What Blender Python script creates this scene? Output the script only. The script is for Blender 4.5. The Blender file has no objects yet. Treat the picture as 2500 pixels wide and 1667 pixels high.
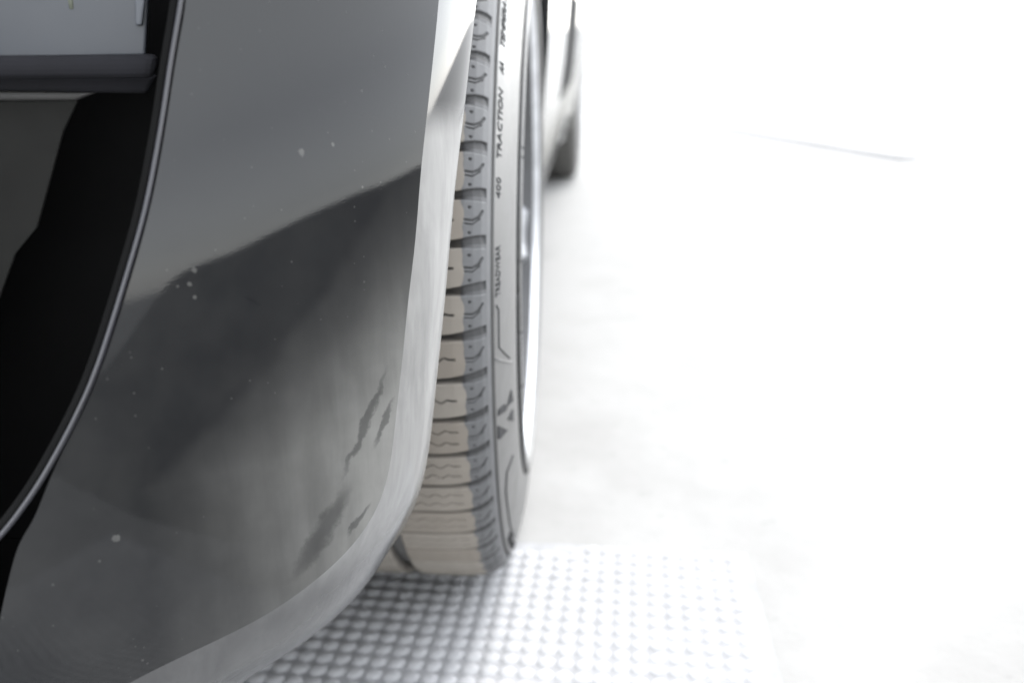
import bpy, bmesh, math, random
from math import sin, cos, pi, radians, sqrt, hypot
from mathutils import Vector, Matrix, noise
random.seed(4)
SC = bpy.context.scene
COL = SC.collection

# ------------------------------------------------------------------ camera
# metres; origin = ground under the front wheel, +X out to the side, +Y towards the tail of the car
CAM_LOC, CAM_R, CAM_U, CAM_F = (0.19351, -0.91081, 0.51668), (0.996044, 0.088825, 0.002528), (-0.030148, 0.31103, 0.949922), (-0.08359, 0.94624, -0.312478)
cam_d = bpy.data.cameras.new('camera')
cam = bpy.data.objects.new('camera', cam_d); COL.objects.link(cam)
cam_d.sensor_width = 36.0
cam_d.lens = 36.0 * 2310.73 / 2500.0
cam_d.clip_start = 0.01; cam_d.clip_end = 2000
r_, u_, f_ = Vector(CAM_R), Vector(CAM_U), Vector(CAM_F)
cam.matrix_world = Matrix(((r_.x, u_.x, -f_.x, CAM_LOC[0]), (r_.y, u_.y, -f_.y, CAM_LOC[1]),
                           (r_.z, u_.z, -f_.z, CAM_LOC[2]), (0, 0, 0, 1)))
cam_d.dof.use_dof = True
cam_d.dof.focus_distance = 0.49
cam_d.dof.aperture_fstop = 5.0
SC.camera = cam

# ------------------------------------------------------------------ sky and sun
SUN_EL, SUN_AZ = radians(60), radians(25)       # azimuth from +Y towards +X
w = bpy.data.worlds.new('World'); SC.world = w; w.use_nodes = True
nt = w.node_tree
bg = nt.nodes['Background']
sky = nt.nodes.new('ShaderNodeTexSky'); sky.sky_type = 'NISHITA'; sky.sun_disc = False
sky.sun_elevation = SUN_EL; sky.sun_rotation = SUN_AZ
sky.air_density = 1.0; sky.dust_density = 0.6; sky.ozone_density = 1.0
hs = nt.nodes.new('ShaderNodeHueSaturation'); hs.inputs['Saturation'].default_value = 0.16
nt.links.new(sky.outputs[0], hs.inputs['Color']); nt.links.new(hs.outputs[0], bg.inputs[0])
bg.inputs[1].default_value = 0.15
sd = bpy.data.lights.new('sun', 'SUN'); sd.energy = .5; sd.angle = radians(25); sd.color = (1, .975, .94)
so = bpy.data.objects.new('sun', sd); COL.objects.link(so)
sdir = Vector((sin(SUN_AZ) * cos(SUN_EL), cos(SUN_AZ) * cos(SUN_EL), sin(SUN_EL)))
so.rotation_euler = sdir.to_track_quat('Z', 'Y').to_euler(); so.location = (6, 4, 8)
SC.view_settings.view_transform = 'Standard'; SC.view_settings.look = 'None'
SC.view_settings.exposure = 2.92; SC.view_settings.gamma = 1
SC.cycles.use_denoising = True
SC.cycles.max_bounces = 8

K = [(0.1122, -0.4048, 0.5435), (0.112, -0.4082, 0.531), (0.1104, -0.4171, 0.5101), (0.1086, -0.4274, 0.4832), (0.1055, -0.4398, 0.4479), (0.1037, -0.4478, 0.4141), (0.1, -0.4562, 0.3844), (0.0977, -0.4609, 0.3556), (0.0939, -0.4662, 0.3263), (0.0912, -0.4691, 0.2979), (0.0878, -0.4729, 0.2858), (0.0815, -0.48, 0.2727), (0.0702, -0.4924, 0.2602), (0.0566, -0.5064, 0.2515), (0.0433, -0.5188, 0.245), (0.0295, -0.5305, 0.2409), (0.0161, -0.5411, 0.2382), (0.001, -0.5517, 0.2348), (-0.0141, -0.5611, 0.23), (-0.0244, -0.5667, 0.2253), (-0.0465, -0.5776, 0.2181), (-0.0758, -0.5892, 0.2091)]
T = [(0.0242, -0.5085, 0.5382), (0.0231, -0.5101, 0.5281), (0.0181, -0.5164, 0.5024), (0.014, -0.5231, 0.4765), (0.0084, -0.5332, 0.4453), (0.0011, -0.5428, 0.4177), (-0.0092, -0.5539, 0.3846), (-0.0177, -0.5612, 0.3637), (-0.0297, -0.5697, 0.3411), (-0.0365, -0.5745, 0.323), (-0.0436, -0.5787, 0.3115), (-0.0491, -0.582, 0.2954), (-0.0543, -0.5848, 0.2777), (-0.0588, -0.5869, 0.2614), (-0.0628, -0.5882, 0.2396), (-0.0753, -0.5908, 0.2176)]
TR = [(0.0231, -0.5094, 0.5382), (0.0218, -0.5111, 0.5281), (0.017, -0.5172, 0.5025), (0.0127, -0.5239, 0.4766), (0.0071, -0.534, 0.4455), (-0.0002, -0.5436, 0.4178), (-0.0105, -0.5546, 0.3848), (-0.0192, -0.562, 0.3639), (-0.0311, -0.5705, 0.3414), (-0.0406, -0.5763, 0.3268), (-0.0499, -0.5814, 0.3152), (-0.0598, -0.5863, 0.3059), (-0.073, -0.5922, 0.2963)]
E = [(0.1249, -0.3455, 0.5466), (0.124, -0.3533, 0.5326), (0.1224, -0.3656, 0.5072), (0.12, -0.3782, 0.4753), (0.1161, -0.3884, 0.4407), (0.1122, -0.3971, 0.3933), (0.1081, -0.3999, 0.353), (0.1043, -0.3994, 0.3235), (0.0994, -0.3956, 0.2856), (0.0947, -0.3909, 0.2601), (0.09, -0.3868, 0.243), (0.0829, -0.3814, 0.2245), (0.0687, -0.378, 0.203), (0.0633, -0.4168, 0.198), (0.0482, -0.4428, 0.19), (0.0308, -0.4564, 0.182), (0.0114, -0.4695, 0.174), (-0.0001, -0.4811, 0.168), (-0.0187, -0.4989, 0.16), (-0.046, -0.5167, 0.15), (-0.0828, -0.5402, 0.14)]
PANE = [(-0.0901, -0.492, 0.5446), (-0.009, -0.4677, 0.546), (-0.0155, -0.4697, 0.505), (-0.0967, -0.494, 0.5033)]
SEAL = [(-0.0149, -0.4695, 0.5459), (-0.0085, -0.4675, 0.546), (-0.015, -0.4695, 0.518), (-0.0178, -0.4703, 0.518)]
SILL = [(-0.0898, -0.5119, 0.5056), (-0.0012, -0.4853, 0.5061), (-0.004, -0.4862, 0.4961), (-0.0914, -0.5124, 0.4959)]
SILLLOW = [(-0.1006, -0.4992, 0.4964), (-0.0096, -0.4719, 0.4965), (-0.0153, -0.4736, 0.4884), (-0.1015, -0.4995, 0.4908)]
VTOP = [(-0.1039, -0.4962, 0.4906), (-0.0356, -0.4757, 0.4895), (-0.0466, -0.479, 0.4853), (-0.1047, -0.4964, 0.4856)]
VANE = [(-0.1047, -0.4964, 0.4856), (-0.0459, -0.4788, 0.4853), (-0.0538, -0.4811, 0.4716), (-0.0708, -0.4862, 0.4271), (-0.0817, -0.4895, 0.4148), (-0.0925, -0.4928, 0.3916), (-0.1107, -0.4982, 0.3456), (-0.1313, -0.5044, 0.3239)]
WIPES = [(-0.4808, 0.3291, 0.0237, 0.002, -2.0), (-0.4717, 0.3261, 0.0113, 0.0018, -2.043), (-0.5015, 0.2782, 0.0202, 0.0049, -2.082), (-0.4852, 0.2773, 0.0076, 0.0015, -2.323), (-0.5149, 0.4015, 0.0031, 0.0007, -0.922)]
SPOTS = [(-0.488, 0.4639, 0.00212), (-0.4762, 0.4662, 0.00127), (-0.5072, 0.3137, 0.00191), (-0.5611, 0.3052, 0.00212), (-0.5282, 0.4183, 0.00148), (-0.5303, 0.4125, 0.00127), (-0.4684, 0.4455, 0.00085), (-0.5141, 0.3572, 0.00064)]
# ------------------------------------------------------------------ node helpers
class NB:
    def __init__(s, name):
        s.m = bpy.data.materials.new(name); s.m.use_nodes = True
        s.t = s.m.node_tree; s.p = s.t.nodes['Principled BSDF']
    def n(s, typ, **kw):
        o = s.t.nodes.new(typ)
        for k, v in kw.items():
            if k == 'ins':
                for a, b in v.items():
                    if isinstance(b, bpy.types.NodeSocket): s.t.links.new(b, o.inputs[a])
                    else: o.inputs[a].default_value = b
            else: setattr(o, k, v)
        return o
    def link(s, a, b): s.t.links.new(a, b)
    def math(s, op, a, b=0.0, c=None, clamp=False):
        o = s.n('ShaderNodeMath', operation=op, use_clamp=clamp)
        for i, v in enumerate([a, b] + ([c] if c is not None else [])):
            if isinstance(v, bpy.types.NodeSocket): s.link(v, o.inputs[i])
            else: o.inputs[i].default_value = v
        return o.outputs[0]
    def noise(s, vec, scale, detail=3, rough=.5, dist=0):
        o = s.n('ShaderNodeTexNoise', ins={'Scale': scale, 'Detail': detail, 'Roughness': rough, 'Distortion': dist})
        s.link(vec, o.inputs['Vector']); return o.outputs[0]
    def ramp(s, v, a, b, lo=0., hi=1.):
        o = s.n('ShaderNodeMapRange', interpolation_type='SMOOTHSTEP', ins={'From Min': a, 'From Max': b, 'To Min': lo, 'To Max': hi})
        s.link(v, o.inputs['Value']); return o.outputs[0]
    def mix(s, f, a, b):
        o = s.n('ShaderNodeMix', data_type='RGBA')
        for i, v in ((0, f), (6, a), (7, b)):
            if isinstance(v, bpy.types.NodeSocket): s.link(v, o.inputs[i])
            else: o.inputs[i].default_value = v if i == 0 else (*v, 1)
        return o.outputs[2]
    def scalev(s, vec, sc, rot=(0, 0, 0)):
        o = s.n('ShaderNodeMapping', ins={'Scale': sc, 'Rotation': rot}); s.link(vec, o.inputs['Vector']); return o.outputs[0]
    def bump(s, h, strength, dist):
        o = s.n('ShaderNodeBump', ins={'Strength': strength, 'Distance': dist, 'Height': h})
        s.link(o.outputs[0], s.p.inputs['Normal'])
def plain(name, col, rough=.5, metal=0., coat=0., var=.15, vs=30., bump=0.):
    b = NB(name); tc = b.n('ShaderNodeTexCoord').outputs['Object']
    if rough > .9: b.p.inputs['Specular IOR Level'].default_value = .12
    nz = b.noise(tc, vs, 4)
    f = b.ramp(nz, .3, .7)
    b.link(b.mix(f, [c * (1 - var) for c in col], [min(1, c * (1 + var)) for c in col]), b.p.inputs['Base Color'])
    b.link(b.ramp(nz, .3, .7, rough * .9, min(1, rough * 1.1)), b.p.inputs['Roughness'])
    b.p.inputs['Metallic'].default_value = metal
    b.p.inputs['Coat Weight'].default_value = coat
    if bump: b.bump(b.noise(tc, vs * 8, 3), bump, .001)
    return b.m

def paint_material():
    """dark glossy paint, road film of grey dust thicker low down and near the wheel, wiped streaks, specks"""
    b = NB('dusty_dark_paint'); tc = b.n('ShaderNodeTexCoord').outputs['Object']
    sp = b.n('ShaderNodeSeparateXYZ'); b.link(tc, sp.inputs[0]); X, Y, Z = sp.outputs
    big = b.noise(tc, 14, 4, .55)
    streak = b.noise(b.scalev(tc, (60, 60, 9), (0.35, 0, 0)), 1.0, 4, .6, .3)
    # closeness to the wheel (Y towards -0.4) and to the lower edge
    q = b.math('SUBTRACT', Y, b.math('MULTIPLY', b.math('MAXIMUM', b.math('SUBTRACT', Z, .325), 0.0), .80))
    q = b.math('ADD', q, b.math('MULTIPLY', b.math('SUBTRACT', b.noise(tc, 22, 4, .6), .5), .009))
    near = b.math('ADD', b.ramp(q, -.555, -.462), b.ramp(q, -.556, -.547, 0, .07))
    near = b.math('ADD', near, b.ramp(q, -.492, -.452, 0, .55))
    low = b.ramp(Z, .50, .35)
    film = b.math('MULTIPLY', near, low)
    film = b.math('MULTIPLY', film, b.ramp(streak, .15, .8, .75, 1.15))
    film = b.math('MULTIPLY', film, b.ramp(b.noise(tc, 38, 5, .6), .2, .8, .90, 1.1))
    base = b.math('MULTIPLY', b.ramp(Z, .50, .36), b.ramp(big, .2, .8, .012, .05))
    film = b.math('MULTIPLY_ADD', film, .37, base)
    # wiped clean marks, long and slanted
    def wipe(cx, cz, lx, lz, ang):
        dz = b.math('SUBTRACT', Z, cz); dy = b.math('SUBTRACT', Y, cx)
        wob = b.math('MULTIPLY', b.math('SUBTRACT', b.noise(tc, 110, 4, .6), .5), .009)
        a = b.math('ADD', b.math('MULTIPLY', dy, cos(ang)), b.math('MULTIPLY', dz, sin(ang)))
        c = b.math('SUBTRACT', b.math('MULTIPLY', dz, cos(ang)), b.math('MULTIPLY', dy, sin(ang)))
        c = b.math('ADD', c, wob)
        e = b.math('ADD', b.math('POWER', b.math('DIVIDE', a, lx), 2.0), b.math('POWER', b.math('DIVIDE', c, lz), 2.0))
        return b.ramp(e, 1.8, .2)
    wm = wipe(WIPES[0][0], WIPES[0][1], *WIPES[0][2:])
    for q in WIPES[1:]: wm = b.math('MAXIMUM', wm, wipe(*q))
    film = b.math('MULTIPLY', film, b.math('MULTIPLY_ADD', wm, -.5, 1.0))
    # specks: grit stuck to the paint
    def specks(scale, rad, thr):
        v = b.n('ShaderNodeTexVoronoi', feature='F1', ins={'Scale': scale}); b.link(tc, v.inputs['Vector'])
        s2 = b.n('ShaderNodeSeparateColor'); b.link(v.outputs['Color'], s2.inputs[0])
        return b.math('MULTIPLY', b.ramp(v.outputs['Distance'], rad, rad * .4), b.math('GREATER_THAN', s2.outputs[0], thr))
    s = b.math('MAXIMUM', specks(120, .12, .87), specks(300, .20, .90))
    s = b.math('MULTIPLY', s, b.ramp(Z, .52, .40, .25, .8))
    s = b.math('MAXIMUM', s, specks(34, .045, .72))
    for (y, z, rr) in SPOTS:
        e = b.math('ADD', b.math('POWER', b.math('DIVIDE', b.math('SUBTRACT', Y, y), rr * .4), 2.0), b.math('POWER', b.math('DIVIDE', b.math('SUBTRACT', Z, z), rr * .75), 2.0))
        e = b.math('ADD', e, b.math('MULTIPLY', b.math('SUBTRACT', b.noise(tc, 900, 3), .5), 3.0))
        s = b.math('MAXIMUM', s, b.ramp(e, 2.0, .2))
    s = b.math('MULTIPLY', s, .16)
    mask = b.math('MAXIMUM', film, s, clamp=True)
    b.p.inputs['Base Color'].default_value = (.006, .0065, .0075, 1)
    b.p.inputs['Roughness'].default_value = .035
    b.p.inputs['IOR'].default_value = 1.32
    fine = b.noise(tc, 900, 2)
    b.bump(fine, .02, .0004)
    d = b.n('ShaderNodeBsdfDiffuse', ins={'Roughness': .6})
    b.link(b.mix(b.noise(tc, 40, 3), (.26, .255, .235), (.36, .355, .335)), d.inputs['Color'])
    mx = b.n('ShaderNodeMixShader'); b.link(mask, mx.inputs[0]); b.link(b.p.outputs[0], mx.inputs[1]); b.link(d.outputs[0], mx.inputs[2])
    b.link(mx.outputs[0], b.t.nodes['Material Output'].inputs['Surface'])
    return b.m

def lip_material():
    b = NB('dusty_edge_paint'); tc = b.n('ShaderNodeTexCoord').outputs['Object']
    sp = b.n('ShaderNodeSeparateXYZ'); b.link(tc, sp.inputs[0]); X, Y, Z = sp.outputs
    cl = b.noise(b.scalev(tc, (50, 50, 14), (.2, 0, 0)), 1.0, 5, .6, .4)
    film = b.math('MULTIPLY', b.math('MULTIPLY', b.ramp(Z, .485, .462), b.ramp(Z, .235, .275, .26, 1.0)), b.ramp(cl, .2, .8, .30, .48))
    b.p.inputs['IOR'].default_value = 1.62
    film = b.math('MAXIMUM', film, .01)
    b.p.inputs['Base Color'].default_value = (.006, .0065, .0075, 1)
    b.link(b.ramp(Z, .50, .44, .05, .12), b.p.inputs['Roughness'])
    d = b.n('ShaderNodeBsdfDiffuse')
    b.link(b.mix(cl, (.36, .355, .34), (.46, .455, .44)), d.inputs['Color'])
    mx = b.n('ShaderNodeMixShader'); b.link(film, mx.inputs[0]); b.link(b.p.outputs[0], mx.inputs[1]); b.link(d.outputs[0], mx.inputs[2])
    b.link(mx.outputs[0], b.t.nodes['Material Output'].inputs['Surface'])
    return b.m

def tread_material():
    b = NB('tread_rubber'); tc = b.n('ShaderNodeTexCoord').outputs['Object']
    at = b.n('ShaderNodeAttribute', attribute_name='contact')
    oi = b.n('ShaderNodeObjectInfo').outputs['Random']
    n1 = b.noise(tc, 120, 4, .6)
    m = b.math('ADD', at.outputs['Fac'], b.math('MULTIPLY', b.math('SUBTRACT', n1, .5), .22))
    m = b.ramp(m, .30, .72)
    dust = b.mix(b.noise(tc, 60, 3), (.195, .178, .154), (.262, .243, .214))
    dust2 = b.mix(b.math('MULTIPLY', oi, .5), dust, (.16, .135, .108))
    grey = b.mix(n1, (.074, .075, .077), (.108, .109, .111))
    c = b.mix(m, grey, dust2)
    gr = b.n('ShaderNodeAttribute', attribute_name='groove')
    c = b.mix(b.math('MULTIPLY', gr.outputs['Fac'], .93), c, (.012, .012, .012))  # groove mask also paints the shade inside the grooves into the colour
    b.link(c, b.p.inputs['Base Color'])
    b.link(b.ramp(m, 0, 1, .68, .9), b.p.inputs['Roughness'])
    b.bump(b.noise(tc, 1500, 3), .15, .0006)
    return b.m

def sidewall_material():
    b = NB('sidewall_rubber'); tc = b.n('ShaderNodeTexCoord').outputs['Object']
    n1 = b.noise(tc, 25, 5, .6)
    b.link(b.mix(n1, (.075, .075, .075), (.12, .118, .112)), b.p.inputs['Base Color'])
    b.link(b.ramp(n1, .3, .7, .36, .5), b.p.inputs['Roughness'])
    b.bump(b.noise(tc, 900, 3), .1, .0005)
    return b.m

def concrete_material():
    b = NB('pale_concrete'); tc = b.n('ShaderNodeTexCoord').outputs['Object']
    a = b.noise(b.scalev(tc, (.8, .8, .8), (0, 0, 1.1)), .9, 6, .6, .5); c = b.noise(tc, 6, 6, .65); g = b.noise(tc, 160, 2)
    stain = b.math('MULTIPLY', b.ramp(a, .45, .7), b.ramp(c, .45, .7))
    col = b.mix(b.ramp(c, .3, .7), (.198, .196, .189), (.232, .231, .224))
    col = b.mix(b.math('MULTIPLY', stain, .6), col, (.118, .117, .111))
    gr_ = b.noise(tc, 32, 5, .7); col = b.mix(b.ramp(gr_, .58, .74, 0, .45), col, (.13, .13, .125))
    col = b.mix(b.ramp(g, .6, .75, 0, .3), col, (.175, .175, .17))
    b.link(col, b.p.inputs['Base Color']); b.p.inputs['Roughness'].default_value = .85
    b.bump(g, .3, .002)
    return b.m

M = dict(
    paint=paint_material(), lip=lip_material(), tread=tread_material(), side=sidewall_material(), concrete=concrete_material(),
    black=plain('black_gloss_plastic', (.006, .006, .007), .12), hole=plain('unlit_black_felt', (.003, .003, .003), .95), matte=plain('matte_black_plastic', (.012, .012, .013), .6, vs=80, bump=.2),
    trim=plain('satin_dark_trim', (.012, .012, .016), .3), seal=plain('black_rubber_seal', (.012, .012, .014), .92),
    lens=plain('pale_grey_lamp_lens', (.036, .040, .047), .5, var=.06, vs=18), silver=plain('silver_wheel_paint', (.52, .53, .55), .35, .5),
    groove=plain('groove_rubber', (.012, .012, .012), .8), mat=plain('grey_mat_base', (.245, .247, .252), .9, vs=60),
    pad=plain('grey_vinyl_pad', (.318, .321, .326), .8, var=.12, vs=45), amber=plain('pale_yellow_bulb', (.13, .14, .11), .7),
    glass=plain('dark_window_glass', (.01, .014, .014), .03), kerb=plain('kerb_concrete', (.075, .075, .073), .8, vs=5),
    lead=plain('mark_shadow_rubber', (.014, .014, .015), .9), chrome=plain('satin_metal', (.6, .6, .6), .3, 1.0),
    grey_rubber=plain('shaded_grey_rubber', (.085, .083, .078), .9), linerm=plain('dusty_liner_felt', (.22, .22, .22), .85, vs=40), barrel=plain('shade_dark_barrel', (.085, .086, .088), .8, vs=20),
    wall=plain('white_render', (.78, .78, .77), .9, vs=3), bank_dark=plain('dark_reflection_fill', (.085, .08, .068), .95, vs=14, var=.35),
)

# ------------------------------------------------------------------ mesh helpers
def mk(name, vs, fs, mat, parent=None, smooth=True, edge_angle=None):
    me = bpy.data.meshes.new(name); me.from_pydata([tuple(v) for v in vs], [], fs); me.validate()
    me.materials.append(mat)
    for p in me.polygons: p.use_smooth = smooth
    if smooth and edge_angle: me.set_sharp_from_angle(angle=radians(edge_angle))
    o = bpy.data.objects.new(name, me); COL.objects.link(o)
    if parent: o.parent = parent
    return o
def empty(name, loc=(0, 0, 0), parent=None):
    o = bpy.data.objects.new(name, None); COL.objects.link(o); o.location = loc; o.empty_display_size = .1
    if parent: o.parent = parent
    return o
def tag(o, label=None, cat=None, group=None, kind=None):
    for k, v in (('label', label), ('category', cat), ('group', group), ('kind', kind)):
        if v: o[k] = v
    return o
def grid_faces(nu, nv, closed=False, flip=False):
    fs = []
    for i in range(nu - 1):
        for j in range(nv if closed else nv - 1):
            k = (j + 1) % nv
            q = (i * nv + j, (i + 1) * nv + j, (i + 1) * nv + k, i * nv + k)
            fs.append(q[::-1] if flip else q)
    return fs
def catmull(P, n):
    P = [Vector(p) for p in P]; Q = [P[0] * 2 - P[1]] + P + [P[-1] * 2 - P[-2]]
    out = []
    for i in range(1, len(Q) - 2):
        for j in range(8):
            t = j / 8
            out.append(.5 * ((2 * Q[i]) + (Q[i + 1] - Q[i - 1]) * t + (2 * Q[i - 1] - 5 * Q[i] + 4 * Q[i + 1] - Q[i + 2]) * t * t + (3 * Q[i] - Q[i - 1] - 3 * Q[i + 1] + Q[i + 2]) * t ** 3))
    out.append(P[-1])
    L = [0]
    for a, b in zip(out, out[1:]): L.append(L[-1] + (b - a).length)
    res = []; k = 0
    for i in range(n):
        s = L[-1] * i / (n - 1)
        while k < len(L) - 2 and L[k + 1] < s: k += 1
        t = (s - L[k]) / max(1e-9, L[k + 1] - L[k]); res.append(out[k].lerp(out[k + 1], min(1, max(0, t))))
    return res
def smooth_curve(C, it):
    for _ in range(it): C = [C[0]] + [(C[i - 1] + 2 * C[i] + C[i + 1]) / 4 for i in range(1, len(C) - 1)] + [C[-1]]
    return C
def tube(path, rad, seg=8, cap=True):
    path = [Vector(p) for p in path]; vs = []; fs = []
    up = Vector((.3, -.9, .2)).normalized()
    for i, p in enumerate(path):
        t = (path[min(i + 1, len(path) - 1)] - path[max(i - 1, 0)]).normalized()
        a = t.cross(up).normalized(); b = a.cross(t)
        rr = rad(i / (len(path) - 1)) if callable(rad) else rad
        for j in range(seg): an = 2 * pi * j / seg; vs.append(p + a * cos(an) * rr + b * sin(an) * rr)
    fs = grid_faces(len(path), seg, closed=True)
    if cap: fs += [tuple(range(seg)), tuple(range(len(vs) - 1, len(vs) - seg - 1, -1))]
    return vs, fs
def box(x0, x1, y0, y1, z0, z1, bev=0.0):
    if not bev:
        v = [(x, y, z) for x in (x0, x1) for y in (y0, y1) for z in (z0, z1)]
        return v, [(0, 1, 3, 2), (4, 6, 7, 5), (0, 4, 5, 1), (2, 3, 7, 6), (0, 2, 6, 4), (1, 5, 7, 3)]
    bm = bmesh.new(); bmesh.ops.create_cube(bm, size=1)
    for v in bm.verts: v.co = Vector(((x0 + x1) / 2 + v.co.x * (x1 - x0), (y0 + y1) / 2 + v.co.y * (y1 - y0), (z0 + z1) / 2 + v.co.z * (z1 - z0)))
    bmesh.ops.bevel(bm, geom=bm.edges[:], offset=bev, segments=2, affect='EDGES')
    vs = [v.co.copy() for v in bm.verts]; bm.verts.index_update(); fs = [tuple(x.index for x in f.verts) for f in bm.faces]; bm.free(); return vs, fs
def prism(poly, thick, n=None, bev=0):
    P = [Vector(p) for p in poly]
    if n is None:
        n = Vector((0, 0, 0))
        for i in range(len(P)): n += (P[i] - P[0]).cross(P[(i + 1) % len(P)] - P[0])
        n.normalize()
    m = len(P); vs = P + [p + n * thick for p in P]
    fs = [tuple(range(m))[::-1], tuple(range(m, 2 * m))] + [(i, (i + 1) % m, m + (i + 1) % m, m + i) for i in range(m)]
    return vs, fs
def smoothstep(a, b, x):
    t = max(0, min(1, (x - a) / (b - a))); return t * t * (3 - 2 * t)
def join(*parts):
    V = []; Fc = []
    for v, f in parts:
        o = len(V); V += list(v); Fc += [tuple(i + o for i in q) for q in f]
    return V, Fc

BANK_H = .46
# ------------------------------------------------------------------ ground
NG = 40
gv = []; ext = 160.0
g = mk('ground', [(-ext, -ext, 0), (ext, -ext, 0), (ext, ext, 0), (-ext, ext, 0)], [(0, 1, 2, 3)], M['concrete'], smooth=False)
tag(g, kind='structure')
# low kerb far off to the right, running away diagonally
ka, kb = Vector((.80, 4.38, 0)), Vector((1.42, 3.17, 0)); kd = (kb - ka).normalized(); kn = Vector((-kd.y, kd.x, 0))
kn = kn if kn.x > 0 else -kn
kv = []
for p in (ka, kb):
    for a, z in ((0, 0), (.008, .008), (.02, .012), (.14, .012), (.14, 0)): kv.append(p + kn * a + Vector((0, 0, z)))
k_ = mk('kerb', kv, [(i, i + 1, i + 6, i + 5) for i in range(4)] + [(0, 5, 9, 4), (0, 4, 3, 2, 1), (5, 6, 7, 8, 9)], M['kerb'], smooth=False)
tag(k_, kind='structure')

# added low dark bank, unseen, shaped for its dark reflection in the bumper side
def bank_height(y, x):
    ends = smoothstep(-2.1, -1.2, y) * smoothstep(.55, .0, y)
    n = noise.noise(Vector((y * 1.8, x * 2.3, 3.0))) * .03 + noise.noise(Vector((y * 9, x * 9, 7.0))) * .004
    return ends, n
bv = []
NBY, NBX = 90, 14
for i in range(NBY):
    y = -2.6 + 3.2 * i / (NBY - 1)
    x0 = .43 + .20 * smoothstep(-.85, -.4, y) + .53 * smoothstep(-.45, .6, y) + .02 * noise.noise(Vector((y * 4, 1, 1)))
    for j in range(NBX):
        a = j / (NBX - 1); ends, n = bank_height(y, a)
        prof = smoothstep(0, .30, a) * smoothstep(1.0, .75, a)
        bv.append((x0 + a * 1.0 * (.4 + .6 * ends), y, -.01 + ((BANK_H + .05 * smoothstep(-1, -.2, y)) * prof + n * prof) * ends))
bk = mk('added_reflection_bank', bv, grid_faces(NBY, NBX), M['bank_dark']); tag(bk, kind='structure')

# ------------------------------------------------------------------ woven mat
MX0, MX1, MY0, MY1 = -1.10, .36, -1.15, -.03
PX, PY = .01583, .01712
mat_root = empty('floor_mat', (0, 0, 0))
tag(mat_root, 'grey rubber mat of small raised pads lying on the pale concrete under the front tyre', 'floor mat')
mk('mat_base', *box(MX0, MX1, MY0, MY1, .0005, .003), M['mat'], mat_root, smooth=False)
def pad_geo():
    n = 12; vs = []; 
    def ring(sx, sy, z):
        r = []
        for i in range(n):
            a = 2 * pi * i / n; ca, sa = cos(a), sin(a)
            e = 1 / (abs(ca) ** 1.6 + abs(sa) ** 1.6) ** (1 / 1.6)
            r.append((sx * e * ca + .10 * sy * e * sa, sy * e * sa + .10 * sx * e * ca, z))
        return r
    vs = ring(.0087, .0086, .0028) + ring(.0068, .0062, .0050) + ring(.0040, .0034, .0057)
    fs = []
    for k in range(2): fs += [(k * n + i, k * n + (i + 1) % n, (k + 1) * n + (i + 1) % n, (k + 1) * n + i) for i in range(n)]
    fs.append(tuple(range(2 * n, 3 * n))); return vs, fs
pv, pf = pad_geo()
ROT = math.radians(-2.0)
def pad_pos(i, j): 
    x = -.0340 + PX * (i + .5); y = -.1960 + PY * (j + .5)
    return Vector((x * cos(ROT) - (y + .2) * sin(ROT), -.2 + x * sin(ROT) + (y + .2) * cos(ROT), 0))
cells = []
for i in range(-75, 40):
    for j in range(-62, 46):
        p = pad_pos(i, j)
        if MX0 + .01 < p.x < MX1 - .01 and MY0 + .01 < p.y < MY1 - .01: cells.append(p)
def inview(p):
    d = p - cam.location; z = d.dot(f_)
    if z < .1: return 9
    x = 2310.7 * d.dot(r_) / z; y = -2310.7 * d.dot(u_) / z
    if abs(x) < 1240 and y < 820 and y > 570 and -700 < x < 330 and y > 590: return z
    return 9
cells.sort(key=lambda p: (inview(p), p.length))
pad_me = None
BV, BF = [], []
for n_, p in enumerate(cells):
    if n_ < 290:
        if pad_me is None:
            o = mk('raised_pad', pv, pf, M['pad'], mat_root); pad_me = o.data
        else:
            o = bpy.data.objects.new('raised_pad', pad_me); COL.objects.link(o); o.parent = mat_root
        o.location = p; o.rotation_euler = (0, 0, ROT)
    else:
        b0 = len(BV); BV += [(p.x + v[0], p.y + v[1], v[2]) for v in pv]; BF += [tuple(b0 + i for i in f) for f in pf]
rest = mk('raised_pads', BV, BF, M['pad'], mat_root); rest.name = 'pad_field'; tag(rest, kind='stuff')

# ------------------------------------------------------------------ car
car = empty('parked_car', (0, 0, 0))
tag(car, 'glossy dark car seen close past its dusty bumper corner to the front tyre', 'car')
E_EXT = [(.1300, 0, .745), (.1295, -.139, .72), (.128, -.246, .66), (.126, -.308, .60)]
# main face: rows between T and K, bowed out so that its section is round
TH0, KAP, P0 = FACE_TH0, FACE_KAP, FACE_P0 = radians(33), 2.5, (.1125, -.440)
def face_pt(s, z):
    th = TH0 + KAP * s
    X = P0[0] + (cos(th) - cos(TH0)) / KAP; Y = P0[1] - (sin(th) - sin(TH0)) / KAP
    dz = z - (.345 - .35 * max(-.05, min(.25, s))); lo = min(z - .25, 0)
    dc = min(dz, .165); ov = max(dz - .165, 0)
    q = -(.341 if dc < 0 else .55) * dc * dc - 1.1 * .165 * .05 * (1 - math.exp(-ov / .05)) - 2.2 * lo * lo
    return Vector((X + cos(th) * q, Y - sin(th) * q, z))
K_EXT = [face_pt(-.30, .80), face_pt(-.19, .77), face_pt(-.10, .71), face_pt(-.055, .62)]
T_EXT = [face_pt(.03, .86), face_pt(.085, .78), face_pt(.11, .70), face_pt(.125, .61)]
NR = 150
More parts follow.
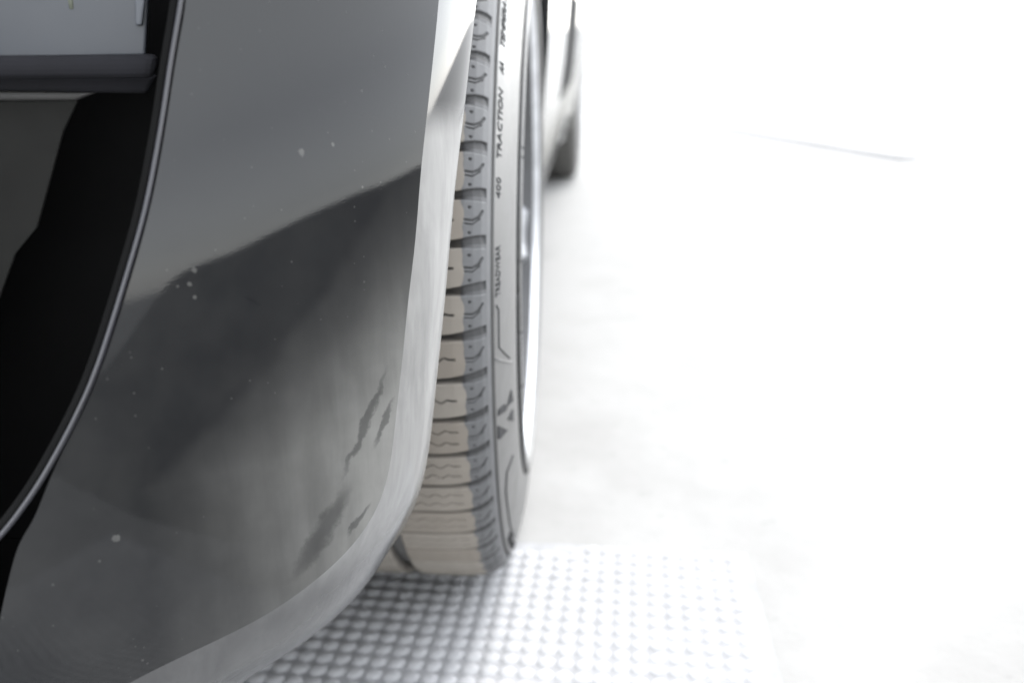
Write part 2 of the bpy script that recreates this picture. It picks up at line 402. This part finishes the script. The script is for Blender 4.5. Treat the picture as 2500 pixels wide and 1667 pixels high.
def two_part(P, k, n1=100):
    a = catmull(P, 600); q = Vector(P[k]); c = min(range(600), key=lambda i: (a[i] - q).length)
    def res(C, n):
        L = [0]
        for u, v in zip(C, C[1:]): L.append(L[-1] + (v - u).length)
        out = []; m = 0
        for i in range(n):
            t = L[-1] * i / (n - 1)
            while m < len(L) - 2 and L[m + 1] < t: m += 1
            out.append(C[m].lerp(C[m + 1], min(1, max(0, (t - L[m]) / max(1e-9, L[m + 1] - L[m])))))
        return out
    return res(a[:c + 1], n1) + res(a[c:], NR - n1 + 1)[1:]
Ec = smooth_curve(two_part(E_EXT + E, len(E_EXT) + 11), 10)
Kc = smooth_curve(two_part(K_EXT + K, len(K_EXT) + 10), 10)
Tc = smooth_curve(two_part(T_EXT + T, len(T_EXT) + 9), 6)
def plan_surface(y0):
    return None
def inv_face(p):
    s = .1
    for _ in range(30):
        a = face_pt(s, p.z); b = face_pt(s + 1e-4, p.z); t = (b - a) / 1e-4
        s += (p - a).dot(t) / t.dot(t)
    return s
NC = 40
def face_grid(Ta, Ka, nc):
    vs = []
    for tp, kp in zip(Ta, Ka):
        s0, s1 = inv_face(tp), inv_face(kp)
        e0, e1 = tp - face_pt(s0, tp.z), kp - face_pt(s1, kp.z)
        for j in range(nc):
            a = j / (nc - 1)
            vs.append(face_pt(s0 + (s1 - s0) * a, tp.z + (kp.z - tp.z) * a) + e0 * (1 - a) + e1 * a)
    return vs
bumper = mk('front_bumper', face_grid(Tc, Kc, NC), grid_faces(NR, NC), M['paint'], car)
# rolled lip: from the crease to the outer edge and back inboard
vs = []
for i in range(NR):
    k, e = Kc[i], Ec[i]
    d = e - k; L = d.length
    tn = (Kc[min(i + 1, NR - 1)] - Kc[max(i - 1, 0)]).normalized()
    out = d.cross(tn); out = out if out.x - out.y * .2 > 0 else -out
    out.normalize()
    if Ec[i].z < .21: 
        pass
    row = [k]
    for a in [.06, .14, .25, .38, .52, .66, .78, .88, .95, 1.0]:
        row.append(k.lerp(e, a) + out * L * (.06 + .06 * smoothstep(104, 125, i)) * 4 * a * (1 - a))
    ins = (-out + d.normalized() * .15).normalized()
    row.append(e + ins * .0012 + d.normalized() * .0006)
    row.append(e + ins * .004)
    row.append(e + ins * .02 - d.normalized() * .003)
    vs += row
nl = 14
lip = mk('rolled_lip', vs, grid_faces(NR, nl), M['lip'], bumper)
# moulding bead beside the opening
tr = catmull(TR, 120)
v, f = tube([p + Vector((-.0004, -.0002, 0)) for p in tr], .00115, 10)
tag(mk('opening_moulding', v, f, M['trim'], bumper))
v, f = tube([p + Vector((-.0034, .0022, 0)) for p in tr], .0024, 8)
mk('rubber_seal', v, f, M['hole'], bumper)
# return wall of the face edge into the opening, and the dark opening behind it
vs = []
for i in range(NR):
    t = Tc[i]; 
    for a, b in ((0, 0), (-.0006, .002), (-.002, .012), (-.004, .045), (-.03, .10)): vs.append((t.x + a - .0002, t.y + b, t.z))
mk('opening_wall', vs, grid_faces(NR, 5), M['hole'], bumper)
rc = empty('lamp_recess', (0, 0, 0), car)
v, f = box(-.62, .0, -.425, -.405, .22, .80)
v2, f2 = box(-.62, -.05, -.425, -.405, .155, .219); v, f = join((v, f), (v2, f2))
mk('recess_back', v, f, M['hole'], rc, smooth=False)
def slab(name, poly, mat, thick=.006, bev=.0012):
    v, f = prism([Vector(p) for p in poly], thick, Vector((.287, -.958, 0)))
    o = mk(name, v, f, mat, rc, smooth=False)
    m = o.modifiers.new('bevel', 'BEVEL'); m.width = bev; m.segments = 3
    return o
slab('lamp_lens', PANE, M['lens'])
slab('lens_edge_rib', [Vector(p) + Vector((.287, -.958, 0)) * .006 for p in SEAL], plain('pale_lens_rib', (.075, .082, .094), .6), .003, .001)
slab('lamp_sill', SILL, M['seal'], .012, .004)
slab('lamp_sill_foot', SILLLOW, M['seal'], .006, .002)
slab('vane_top', VTOP, plain('dark_grey_edge', (.035, .034, .033), .6), .006, .002)
slab('vane', VANE, plain('dim_black_plastic', (.016, .016, .015), .95), .004, .001)
pc = [Vector(p) for p in PANE]
cc = pc[0].lerp(pc[1], .62); cc = cc.lerp(pc[3].lerp(pc[2], .62), .50) + Vector((.287, -.958, 0)) * .0055
v, f = tube([cc + Vector((0, 0, .03)), cc + Vector((.0002, 0, .02)), cc + Vector((0, 0, .008)), cc], lambda a: .0022 * (1 - a * .5), 8)
mk('indicator_bulb', v, f, M['amber'], rc)
for a in ():
    q = pc[3].lerp(pc[2], a); v, f = box(q.x - .0006, q.x + .0006, q.y - .0012 - .006, q.y - .006, q.z + .001, .58)
    mk('lens_rib', v, f, M['lens'], rc, smooth=False)

# ---- flank
def baseX(z):
    zs = [.0, .2, .25, .3, .35, .4, .5, .6, .7, .8, .9, 1.0]; xs = [.08, .088, .098, .106, .112, .117, .125, .130, .134, .134, .128, .112]
    for a in range(len(zs) - 1):
        if z <= zs[a + 1]:
            t = (z - zs[a]) / (zs[a + 1] - zs[a]); return xs[a] + (xs[a + 1] - xs[a]) * t
    return xs[-1]
def FX(y, z):
    b = baseX(z)
    if y > .55: b += .004 * sin(min(1, (y - .55) / 2.0) * pi) * (1 if z > .35 else .3)
    if y > 1.9: b += .016 * smoothstep(1.95, 2.25, y) * smoothstep(3.3, 2.9, y)
    if y > .55: b -= .009 * smoothstep(.45, .25, z) * smoothstep(.55, .7, y)
    if y > 2.9: b -= .18 * (y - 2.9) ** 1.6
    return b
def arch_panel(cy, rad, a0, a1, outer, n=48, m=10):
    """skin from the wheel arch circle out to the boundary given by outer(angle)"""
    vs = []
    for i in range(n):
        an = a0 + (a1 - a0) * i / (n - 1)
        iy, iz = cy + rad * cos(an), .345 + rad * sin(an)
        oy, oz = outer(an)
        y, z = iy, iz
        vs.append((FX(y, z) - .012, y, z))
        for j in range(m):
            a = j / (m - 1); y, z = iy + (oy - iy) * a, iz + (oz - iz) * a
            vs.append((FX(y, z) + .004 * math.exp(-((a * 9) ** 2) / 3), y, z))
    return vs, grid_faces(n, m + 1)
def rect_outer(cy, y0, y1, z0, z1):
    def f(an):
        c, s = cos(an), sin(an); cands = []
        if c > 1e-6: cands.append((y1 - cy) / c)
        if c < -1e-6: cands.append((y0 - cy) / c)
        if s > 1e-6: cands.append((z1 - .345) / s)
        if s < -1e-6: cands.append((z0 - .345) / s)
        t = min(cands); return cy + t * c, .345 + t * s
    return f
a_lo = -math.asin((.345 - .2) / .395)
v, f = arch_panel(0, .357, a_lo, radians(90), rect_outer(0, -.6, .618, .2, .93))
mk('fender', v, f, M['paint'], car)
def skin(name, y0, y1, z0, z1, mat, n=24, m=16, dx=0):
    vs = [(FX(y0 + (y1 - y0) * i / (n - 1), z0 + (z1 - z0) * j / (m - 1)) + dx, y0 + (y1 - y0) * i / (n - 1), z0 + (z1 - z0) * j / (m - 1)) for i in range(n) for j in range(m)]
    return mk(name, vs, grid_faces(n, m), mat, car)
d1 = skin('door', .624, 1.545, .265, .98, M['paint'])
v, f = box(FX(1.4, .84) + .004, FX(1.4, .84) + .03, 1.34, 1.50, .835, .855, .004); mk('handle', v, f, M['paint'], d1)
d2 = skin('door', 1.551, 2.235, .265, .98, M['paint'])
v, f = box(FX(2.1, .84) + .004, FX(2.1, .84) + .03, 2.02, 2.17, .835, .855, .004); mk('handle', v, f, M['paint'], d2)
md = skin('door_moulding', .98, 1.90, .37, .60, M['hole'], n=20, m=14, dx=.0)
for v_ in md.data.vertices:
    v_.co.x += .0012 * smoothstep(.37, .42, v_.co.z) * smoothstep(.60, .57, v_.co.z) * smoothstep(.98, 1.02, v_.co.y) * smoothstep(1.90, 1.85, v_.co.y) - .0004
skin('sill', .624, 2.235, .19, .258, M['black'], dx=-.004)
v, f = arch_panel(2.64, .352, -math.asin((.345 - .2) / .352), pi + math.asin((.345 - .2) / .352), rect_outer(2.64, 2.241, 3.35, .2, .98), 80)
mk('rear_quarter', v, f, M['paint'], car)
# roof, glass, bonnet, tail, far side, underbody
XC = -.79
def loft(name, secs, mat, m=14):
    vs = []
    for (y, pts) in secs:
        c = catmull([(x, y + dy, z) for x, z, dy in pts], m); vs += c
    return mk(name, vs, grid_faces(len(secs), m), mat, car)
def full(y, w, z, crown, dy=0): 
    return (y, [(XC - w, z, dy), (XC - w * .7, z + crown * .8, dy * .5), (XC, z + crown, 0), (XC + w * .7, z + crown * .8, dy * .5), (XC + w, z, dy)])
loft('bonnet', [full(-.60, .70, .74, .03, .12), full(-.45, .80, .82, .04, .06), full(-.1, .90, .91, .05), full(.3, .915, .945, .06), full(.62, .905, .985, .06)], M['paint'])
loft('windscreen', [full(.58, .88, .985, .06), full(.9, .80, 1.16, .06), full(1.25, .70, 1.33, .05)], M['glass'])
loft('roof', [full(1.25, .70, 1.335, .05), full(1.7, .68, 1.40, .05), full(2.3, .66, 1.39, .05), full(2.75, .62, 1.33, .05)], M['paint'])
loft('rear_window', [full(2.75, .62, 1.335, .05), full(3.05, .72, 1.12, .05), full(3.25, .78, .98, .04)], M['glass'])
loft('tail', [full(3.25, .80, .98, .04), full(3.42, .78, .95, .03), full(3.47, .76, .70, .02), full(3.49, .76, .45, .02), full(3.42, .74, .25, .01)], M['paint'])
for sgn, nm in ((1, 'side_window'), (-1, 'side_window')):
    vs = []
    for (y, z0, zt, xt) in ((.62, .985, 1.0, .90), (1.25, .985, 1.34, .70), (1.9, .985, 1.405, .675), (2.6, .985, 1.36, .635), (3.2, .985, 1.0, .80)):
        for j in range(5):
            a = j / 4; vs.append((XC + sgn * (.905 + (xt - .905) * a), y, z0 + (zt - z0) * a))
    mk(nm, vs, grid_faces(5, 5), M['glass'], car)
vs = []
for i in range(20):
    y = -.15 + i * (3.45 / 19)
    for z in (.2, .4, .6, .8, .98): vs.append((2 * XC - baseX(z) + .02, y, z))
mk('far_side_panel', vs, grid_faces(20, 5), M['paint'], car)
vs = []
for i in range(40):
    a = i / 39; xx = -.10 - a * 1.38; bow = -.06 * sin(a * pi)
    for z, dy in ((.17, .03), (.24, 0), (.40, -.01), (.55, 0), (.66, .04), (.74, .10)): vs.append((xx, -.565 + bow * 1.0 + dy + .30 * max(0, (a - .75)) ** 1.3 * 3, z))
mk('nose_panel', vs, grid_faces(40, 6), M['black'], car)
v, f = join(box(-1.50, -.20, -.36, 3.3, .20, .80), box(-1.45, -.02, -.52, -.36, .150, .160), box(-1.45, .05, .42, 2.2, .175, .19)); mk('underbody', v, f, M['matte'], car, smooth=False)
v, f = box(-1.40, -.04, -.425, -.415, .045, .150); mk('added_shade_flap', v, f, M['matte'], car, smooth=False)  # unseen flap, added to keep front light off the mat by the tyre
def liner(cy):
    vs = []
    for i in range(40):
        an = radians(-22) + radians(224) * i / 39
        for x in (-.21, .0, .05, .07): vs.append((x, cy + .388 * cos(an), .345 + .388 * sin(an)))
    mk('wheel_arch_liner', vs, grid_faces(40, 4), M['linerm'], car)
liner(0); liner(2.64)

# ------------------------------------------------------------------ wheels
R = .33
N_BLOCK = 67
DT = 2 * pi / N_BLOCK
def lathe(prof, n):
    vs = []
    for i in range(n):
        a = 2 * pi * i / n
        for u, r in prof: vs.append((u, -r * cos(a), r * sin(a)))
    m = len(prof)
    return vs, [(i * m + j, i * m + j + 1, ((i + 1) % n) * m + j + 1, ((i + 1) % n) * m + j) for i in range(n) for j in range(m - 1)]
def arc_tube(r0, u0, t0, t1, rad, n=24, r1=None, u1=None):
    r1 = r0 if r1 is None else r1; u1 = u0 if u1 is None else u1
    return tube([(u0 + (u1 - u0) * i / (n - 1), -(r0 + (r1 - r0) * i / (n - 1)) * cos(t0 + (t1 - t0) * i / (n - 1)), (r0 + (r1 - r0) * i / (n - 1)) * sin(t0 + (t1 - t0) * i / (n - 1))) for i in range(n)], rad, 6)
SIDE = [(.1185, .3100), (.1203, .3105), (.1196, .3092), (.1212, .3085), (.1240, .300), (.1270, .287), (.1300, .270), (.1315, .255), (.1318, .244), (.1314, .2372), (.1300, .2362), (.1300, .2346), (.1325, .2338), (.1348, .2318), (.1352, .2290), (.1340, .2262), (.1290, .223), (.1200, .219)]
def side_u(r):
    for (u0, r0), (u1, r1) in zip(SIDE[3:], SIDE[4:]):
        if r0 >= r >= r1: return u0 + (u1 - u0) * (r0 - r) / (r0 - r1)
    return SIDE[3][0]
# shoulder block profile: u, r of the outer rib, s in metres from the inner groove
RIB = [(.0435, .330), (.060, .3302), (.080, .3300), (.095, .3292), (.103, .3280), (.109, .3255), (.1140, .3215), (.1172, .3165), (.1190, .3118)]
RL = [0]
for a, b in zip(RIB, RIB[1:]): RL.append(RL[-1] + hypot(b[0] - a[0], b[1] - a[1]))
def rib_at(s):
    for k in range(len(RL) - 1):
        if s <= RL[k + 1] or k == len(RL) - 2:
            t = (s - RL[k]) / (RL[k + 1] - RL[k]); a, b = RIB[k], RIB[k + 1]
            tx, ty = b[0] - a[0], b[1] - a[1]; l = hypot(tx, ty)
            return a[0] + tx * t, a[1] + ty * t, (-ty / l, tx / l)
def rib_frame(s):
    u, r, _ = rib_at(s); e = .002
    u0, r0, _ = rib_at(max(0, s - e)); u1, r1, _ = rib_at(min(RL[-1], s + e)); l = hypot(u1 - u0, r1 - r0)
    return u, r, (-(r1 - r0) / l, (u1 - u0) / l)
SL = RL[-1]
S_CONT = .0595            # contact edge along the profile
def segdist(p, a, b):
    ax, ay = b[0] - a[0], b[1] - a[1]; t = max(0, min(1, ((p[0] - a[0]) * ax + (p[1] - a[1]) * ay) / (ax * ax + ay * ay + 1e-12)))
    return hypot(p[0] - a[0] - ax * t, p[1] - a[1] - ay * t)
PITCH = DT * R
def block_mesh(kind, seed):
    """outer rib block; local frame: angle 0 = block centre, v in metres along the circumference"""
    rnd = random.Random(seed)
    nu, nv = 150, 110
    g0 = .0021            # half groove at the tread centre
    vs = []; con = []; gro = []
    # hook mark on the shoulder, in (s, v)
    sh = SL - .021
    hook = [(sh - .002, .0005), (sh + .003, .0000), (sh + .008, .0022), (sh + .011, .0058)]
    hook2 = [(sh - .002, -.0020), (sh + .003, -.0026), (sh + .0085, .0008)]
    dots = [(sh + .001, .0085), (sh + .001, -.0080)]
    for i in range(nu):
        s = SL * i / (nu - 1); u, r, nn = rib_frame(s)
        # groove to the next block opens towards the shoulder on its upper side
        wedge = smoothstep(.040, SL - .009, s) * .0042
        end = 1 - smoothstep(SL - .0066, SL - .0060, s)
        for j in range(nv):
            v = -PITCH / 2 + PITCH * j / (nv - 1)
            d = 0.0; g = 0.0
            # top groove: v from PITCH/2 - w  ... PITCH/2 ; bottom: -PITCH/2 + w
            slope = -.0022 * smoothstep(.03, SL, s)
            dv_hi = (PITCH / 2 - g0 * (1.1 if s < .055 else 1.1)) - v
            dv_lo = v + PITCH / 2 - (g0 * .6 + wedge)
            inner = end
            deep = .0065 * (1 - smoothstep(.045, .072, s)) + .0011
            if inner > .01:
                a = 1 - smoothstep(-.0004, .0004, dv_hi) ; b = 1 - smoothstep(-.0004, .0004, dv_lo)
                if a > 0: d += a * (deep * (1 - smoothstep(.05, .068, s)) + .0003) * inner; g = max(g, a * inner * (1 - smoothstep(.046, .070, s) * .72))
                if b > 0:
                    # shallow ramp that deepens towards the groove line
                    q = max(0, min(1, (v + PITCH / 2) / (g0 * .6 + wedge)))
                    sh_ = smoothstep(.045, .066, s)
                    dd = (deep + .0006) * (1 - sh_) + (.0003 + .0014 * q) * sh_
                    d += b * dd * inner
                    g = max(g, b * inner * ((1 - smoothstep(.046, .064, s)) * .95 + (.9 - .35 * smoothstep(.06, SL, s)) * smoothstep(.70, .90, q) + .12))  # dark line paints the shadow under the groove's upper wall
                    pass
                if end < 1 and end > 0 or SL - .0074 < s < SL - .0056:
                    if dv_lo < 0: g = max(g, .8)
                if dv_lo < .0003: g = max(g, .93)
            # sipes
            if s < .054:
                ws = [0.0] if kind == 0 else [-.0048, .0052]
                for w0 in ws:
                    c = w0 + .0015 * sin(s * 2 * pi / .0118 + seed) * (1 - smoothstep(.044, .050, s))
                    half = .00042 if kind == 0 else .00034
                    if s > .046: half *= 1.6
                    q = (1 - smoothstep(half, half + .0003, abs(v - c))) * (1 - smoothstep(.0520, .0535, s))
                    d += q * .0016; g = max(g, q * (1 if kind == 0 else .8))
            for (ds, dv) in dots:
                q = 1 - smoothstep(.0007, .0012, hypot(s - ds, v - dv)); d += q * .001; g = max(g, q)
            for hk, th in ((hook, .00055), (hook2, .0003)):
                m = min(segdist((s, v), hk[k], hk[k + 1]) for k in range(len(hk) - 1))
                th2 = th * (1 + .8 * smoothstep(sh + .004, sh + .011, s))
                q = 1 - smoothstep(th2, th2 + .0004, m); d += q * .0008; g = max(g, q * .95)
            # rounded block edge
            e = min(abs(dv_hi), abs(dv_lo)) if (dv_hi > 0 and dv_lo > 0) else 0
            if dv_hi > 0 and dv_lo > 0: d += .0005 * (1 - smoothstep(0, .0012, e)) * inner
            if s < .0015: d += .0008 * (1 - s / .0015)
            rr = r - d * nn[1]; uu = u - d * nn[0]
            an = v / R
            vs.append((uu, -rr * cos(an), rr * sin(an)))
            worn = 1 - smoothstep(S_CONT - .002, S_CONT + .002, s + 0.0014 * smoothstep(.007, .0135, abs(v + .0005)) + .0005 * sin(seed * 3 + v * 400))
            con.append(worn); gro.append(min(1, g))
    # inner wall down into the circumferential groove
    fs = grid_faces(nu, nv)
    b0 = len(vs)
    for j in range(nv):
        v = -PITCH / 2 + PITCH * j / (nv - 1); an = v / R; vs.append((.0425, -.3215 * cos(an), .3215 * sin(an))); con.append(0); gro.append(.7)
    fs += [(j, j + 1, b0 + j + 1, b0 + j) for j in range(nv - 1)]
    me = bpy.data.meshes.new('tread_block'); me.from_pydata(vs, [], fs)
    me.materials.append(M['tread'])
    for nm, dat in (('contact', con), ('groove', gro)):
        at = me.attributes.new(nm, 'FLOAT', 'POINT'); at.data.foreach_set('value', dat)
    for p in me.polygons: p.use_smooth = True
    return me
def rib_mesh(u0, u1, seed, name):
    """plain inner rib block with one slanted slot"""
    nu, nv = 40, 40; vs = []; con = []; gro = []
    for i in range(nu):
        u = u0 + (u1 - u0) * i / (nu - 1); ed = min(u - u0, u1 - u)
        for j in range(nv):
            v = -PITCH / 2 + PITCH * j / (nv - 1)
            d = 0; g = 0
            sl = (u - (u0 + u1) / 2) * .35
            q = 1 - smoothstep(.0005, .0012, abs(v - sl - PITCH / 2 + .002)); d += q * .003; g = q
            q = (1 - smoothstep(.0003, .0007, abs(v - sl + .001 * sin(u * 500)))) ; d += q * .0015; g = max(g, q)
            d += .001 * (1 - smoothstep(0, .002, ed))
            if i in (0, nu - 1): d = .0085; g = .8
            r = R - d - .00012 * (abs(u) > .09); an = v / R; vs.append((u, -r * cos(an), r * sin(an))); con.append(1.0); gro.append(g)
    me = bpy.data.meshes.new(name); me.from_pydata(vs, [], grid_faces(nu, nv)); me.materials.append(M['tread'])
    for nm, dat in (('contact', con), ('groove', gro)):
        at = me.attributes.new(nm, 'FLOAT', 'POINT'); at.data.foreach_set('value', dat)
    for p in me.polygons: p.use_smooth = True
    return me
shoulder_meshes = [block_mesh(0, 1), block_mesh(0, 2), block_mesh(1, 3)]
shoulder_meshes.append(shoulder_meshes[0].copy()); shoulder_meshes[3].materials.clear(); shoulder_meshes[3].materials.append(M['grey_rubber'])  # rear tyre copy: grey colour stands in for shade under the arch
rib2 = rib_mesh(-.004, .0305, 1, 'inner_rib_block'); rib3 = rib_mesh(-.0505, -.016, 2, 'inner_rib_block'); rib4 = rib_mesh(-.108, -.0625, 3, 'inner_rib_block')
PHI0 = .63884
def link_part(name, me, parent, rx):
    o = bpy.data.objects.new(name, me); COL.objects.link(o); o.parent = parent; o.rotation_euler = (rx, 0, 0); return o

# lettering laid round the sidewall, clockwise, tops outward
def letters(txt, t0, t1, r_base, height, depth=.0005):
    cu = bpy.data.curves.new('txt', 'FONT'); cu.body = txt; cu.size = 1.0; cu.extrude = 0.0; cu.resolution_u = 2
    ob = bpy.data.objects.new('txt', cu); COL.objects.link(ob)
    dg = bpy.context.evaluated_depsgraph_get(); me = bpy.data.meshes.new_from_object(ob.evaluated_get(dg))
    xs = [v.co.x for v in me.vertices]; x0, x1 = min(xs), max(xs); h = .7
    bm = bmesh.new(); bm.from_mesh(me)
    r = bmesh.ops.extrude_face_region(bm, geom=bm.faces[:]); top = [g for g in r['geom'] if isinstance(g, bmesh.types.BMVert)]
    for v in top: v.co.z = 1
    vs = []
    for v in bm.verts:
        t = t0 + (t1 - t0) * (v.co.x - x0) / (x1 - x0); rr = r_base + height * v.co.y / h
        vs.append((side_u(rr) - .0006 + (.0006 + depth) * v.co.z, -rr * cos(t), rr * sin(t)))
    bm.verts.index_update(); fs = [tuple(x.index for x in f.verts) for f in bm.faces]
    bm.free(); bpy.data.objects.remove(ob); bpy.data.curves.remove(cu)
    return vs, fs
def make_wheel(front):
    w = empty('wheel', (0, 0, R), car)
    side = [(u, r) for u, r in SIDE]
    inner = [(-u + .012, r) for u, r in reversed(side)]
    prof = inner + [(-.109, .3205), (-.108, .3205), (.1100, .3205), (.1125, .3180), (.1145, .3140), (.1165, .3108)] + side
    ty = mk('tyre', *lathe(prof, 256), M['side'], w, edge_angle=38)
    if front:
        for i in range(N_BLOCK):
            rx = -(PHI0 - DT * (i + .5))
            t = PHI0 - DT * (i + .5)
            me = shoulder_meshes[2] if t < -.22 or t > 2.5 else shoulder_meshes[i % 2]
            link_part('tread_block', me, w, -t)
        for i in range(N_BLOCK):
            t = PHI0 - DT * (i + .2)
            link_part('rib_block', rib2, w, -t); link_part('rib_block', rib3, w, -t - .02); link_part('rib_block', rib4, w, -t)
    else:
        for i in range(N_BLOCK): link_part('tread_block', shoulder_meshes[3], w, -(DT * i))
        mk('tread_band', *lathe([(-.108, .322), (-.1, .3295), (.03, .33), (.0435, .33)], 128), M['grey_rubber'], w)
    if front:
        # moulded marks
        for t0, t1, tx in ((.052, .165, 'TREADWEAR'), (.268, .3135, '400'), (.354, .512, 'TRACTION'), (.5526, .5797, 'AA'), (.616, .815, 'TEMPERATURE'), (.86, .878, 'A'),
                           (-1.12, -.80, 'RADIAL TUBELESS'), (1.1, 1.5, '245/45 R18')):
            mk('sidewall_lettering', *letters(tx, t0, t1, .2992, .0072), M['lead'], w, smooth=False)  # marks coloured dark to stand in for their engraved shadow
        # big mark below the lettering
        polys = [[(0.306, -0.2414), (0.3045, -0.2278), (0.2941, -0.2368), (0.2867, -0.2594), (0.2911, -0.2639)],
                 [(0.2867, -0.2594), (0.2742, -0.2404), (0.2693, -0.291), (0.2767, -0.2774)],
                 [(0.2867, -0.3045), (0.2718, -0.3135), (0.2713, -0.3586)],
                 [(0.307, -0.2684), (0.2881, -0.3361), (0.3055, -0.3135), (0.3075, -0.3045)]]
        parts = []
        for pl in polys:
            P = [Vector((side_u(r) + .0002, -r * cos(t), r * sin(t))) for r, t in pl]
            parts.append(prism(P, .0006, Vector((1, 0, 0))))
        mk('sidewall_emblem', *join(*parts), M['lead'], w, smooth=False)
        # fine moulding lines
        L = []
        def su(r): return side_u(r) + .0002
        def line(pts, rad=.0004):
            P = []
            for (r0, t0), (r1, t1) in zip(pts, pts[1:]):
                n = max(3, int(abs(t1 - t0) / .03) + 3)
                for i in range(n): a = i / (n - 1); r = r0 + (r1 - r0) * a; t = t0 + (t1 - t0) * a; P.append((su(r), -r * cos(t), r * sin(t)))
            Q = [P[0]]
            for p in P[1:]:
                if (Vector(p) - Vector(Q[-1])).length > 1e-4: Q.append(p)
            L.append(tube(Q, rad, 6))
        line([(.2757, -.485), (.2941, -.4759), (.2990, -.5301), (.298, -.69), (.2965, -.95)], .0008)
        line([(.3055, .0338), (.3016, .0203), (.3016, -.0699), (.2767, -.1376)], .0005)
        for t in (.697, .4624, .4308, .2098, -.1421, -.3586): line([(.244, t), (.2362, t)], .0005); 
        for t in (.4624, .4308, -.1421, -.3586, .1): line([(.2335, t), (.229, t)], .0005)
        mk('moulding_lines', *join(*L), M['lead'], w)
        L.clear(); line([(.3085, -.088), (.2708, -.1602)], .0007); line([(.2965, -.93), (.276, -.98)], .0006)
        mk('sidewall_rib', *join(*L), M['side'], w)
        bv = join(*[arc_tube(.2354, .1318, 2 * pi * i / 4, 2 * pi * (i + 1) / 4, .0019, 40) for i in range(4)])
        mk('bead_line', *bv, M['groove'], w)
        bv = join(*[arc_tube(.3096, .1200, 2 * pi * i / 4, 2 * pi * (i + 1) / 4, .0005, 40) for i in range(4)])
        mk('shoulder_line', *bv, M['groove'], w)
    # rim
    rim = [(.100, .212), (.113, .216), (.120, .222), (.1245, .2255), (.1285, .2262), (.1305, .2230), (.1290, .2190), (.1235, .2155)]
    mk('rim_barrel', *lathe([(.1235, .2155), (.11, .2130), (.09, .208), (.06, .198), (.0, .192), (-.06, .2), (-.10, .205), (-.10, .218)], 96), M['barrel'], w, edge_angle=40)  # dark barrel colour stands in for the shadow around the brakes
    mk('rim', *lathe(rim, 128), M['silver'], w, edge_angle=40)
    n = 5
    for k in range(n):
        vs = []
        a0 = 2 * pi * k / n + SPOKE0
        for i in range(12):
            a = i / 11; r = .045 + a * .168; hw = .038 - .012 * a + .010 * a ** 6
            u = .088 + .026 * a ** 1.5
            for (dx, dd) in ((-.95, -.030), (-1, -.004), (-.78, 0.004), (-.2, .001), (.2, .001), (.78, 0.004), (1, -.004), (.95, -.030)):
                y, z = r, dx * hw
                vs.append((u + dd, y * cos(a0) - z * sin(a0), y * sin(a0) + z * cos(a0)))
        mk('spoke', vs, grid_faces(12, 8), M['silver'], w, edge_angle=50)
    mk('hub_cap', *lathe([(.070, .06), (.092, .055), (.097, .035), (.098, .001)], 48), M['silver'], w)
    mk('brake_disc', *lathe([(.03, .16), (.045, .16), (.045, .07), (.05, .03)], 64), M['chrome'], w)
    return w
SPOKE0 = radians(-13)
wf = make_wheel(True)
wf.rotation_euler = (0, -.0057, .02246)
wr = make_wheel(False); wr.location = (.001, 2.64, R)
for (x, y) in ((-1.60, 0), (-1.58, 2.64)):
    w2 = empty('wheel', (x, y, R), car)
    mk('tyre', *lathe([(-.12, .22), (-.125, .27), (-.112, .32), (-.1, .33), (.1, .33), (.112, .32), (.125, .27), (.12, .22)], 64), M['side'], w2)
    mk('rim', *lathe([(-.1, .22), (-.1, .19), (-.06, .10), (-.06, .01)], 48), M['silver'], w2)
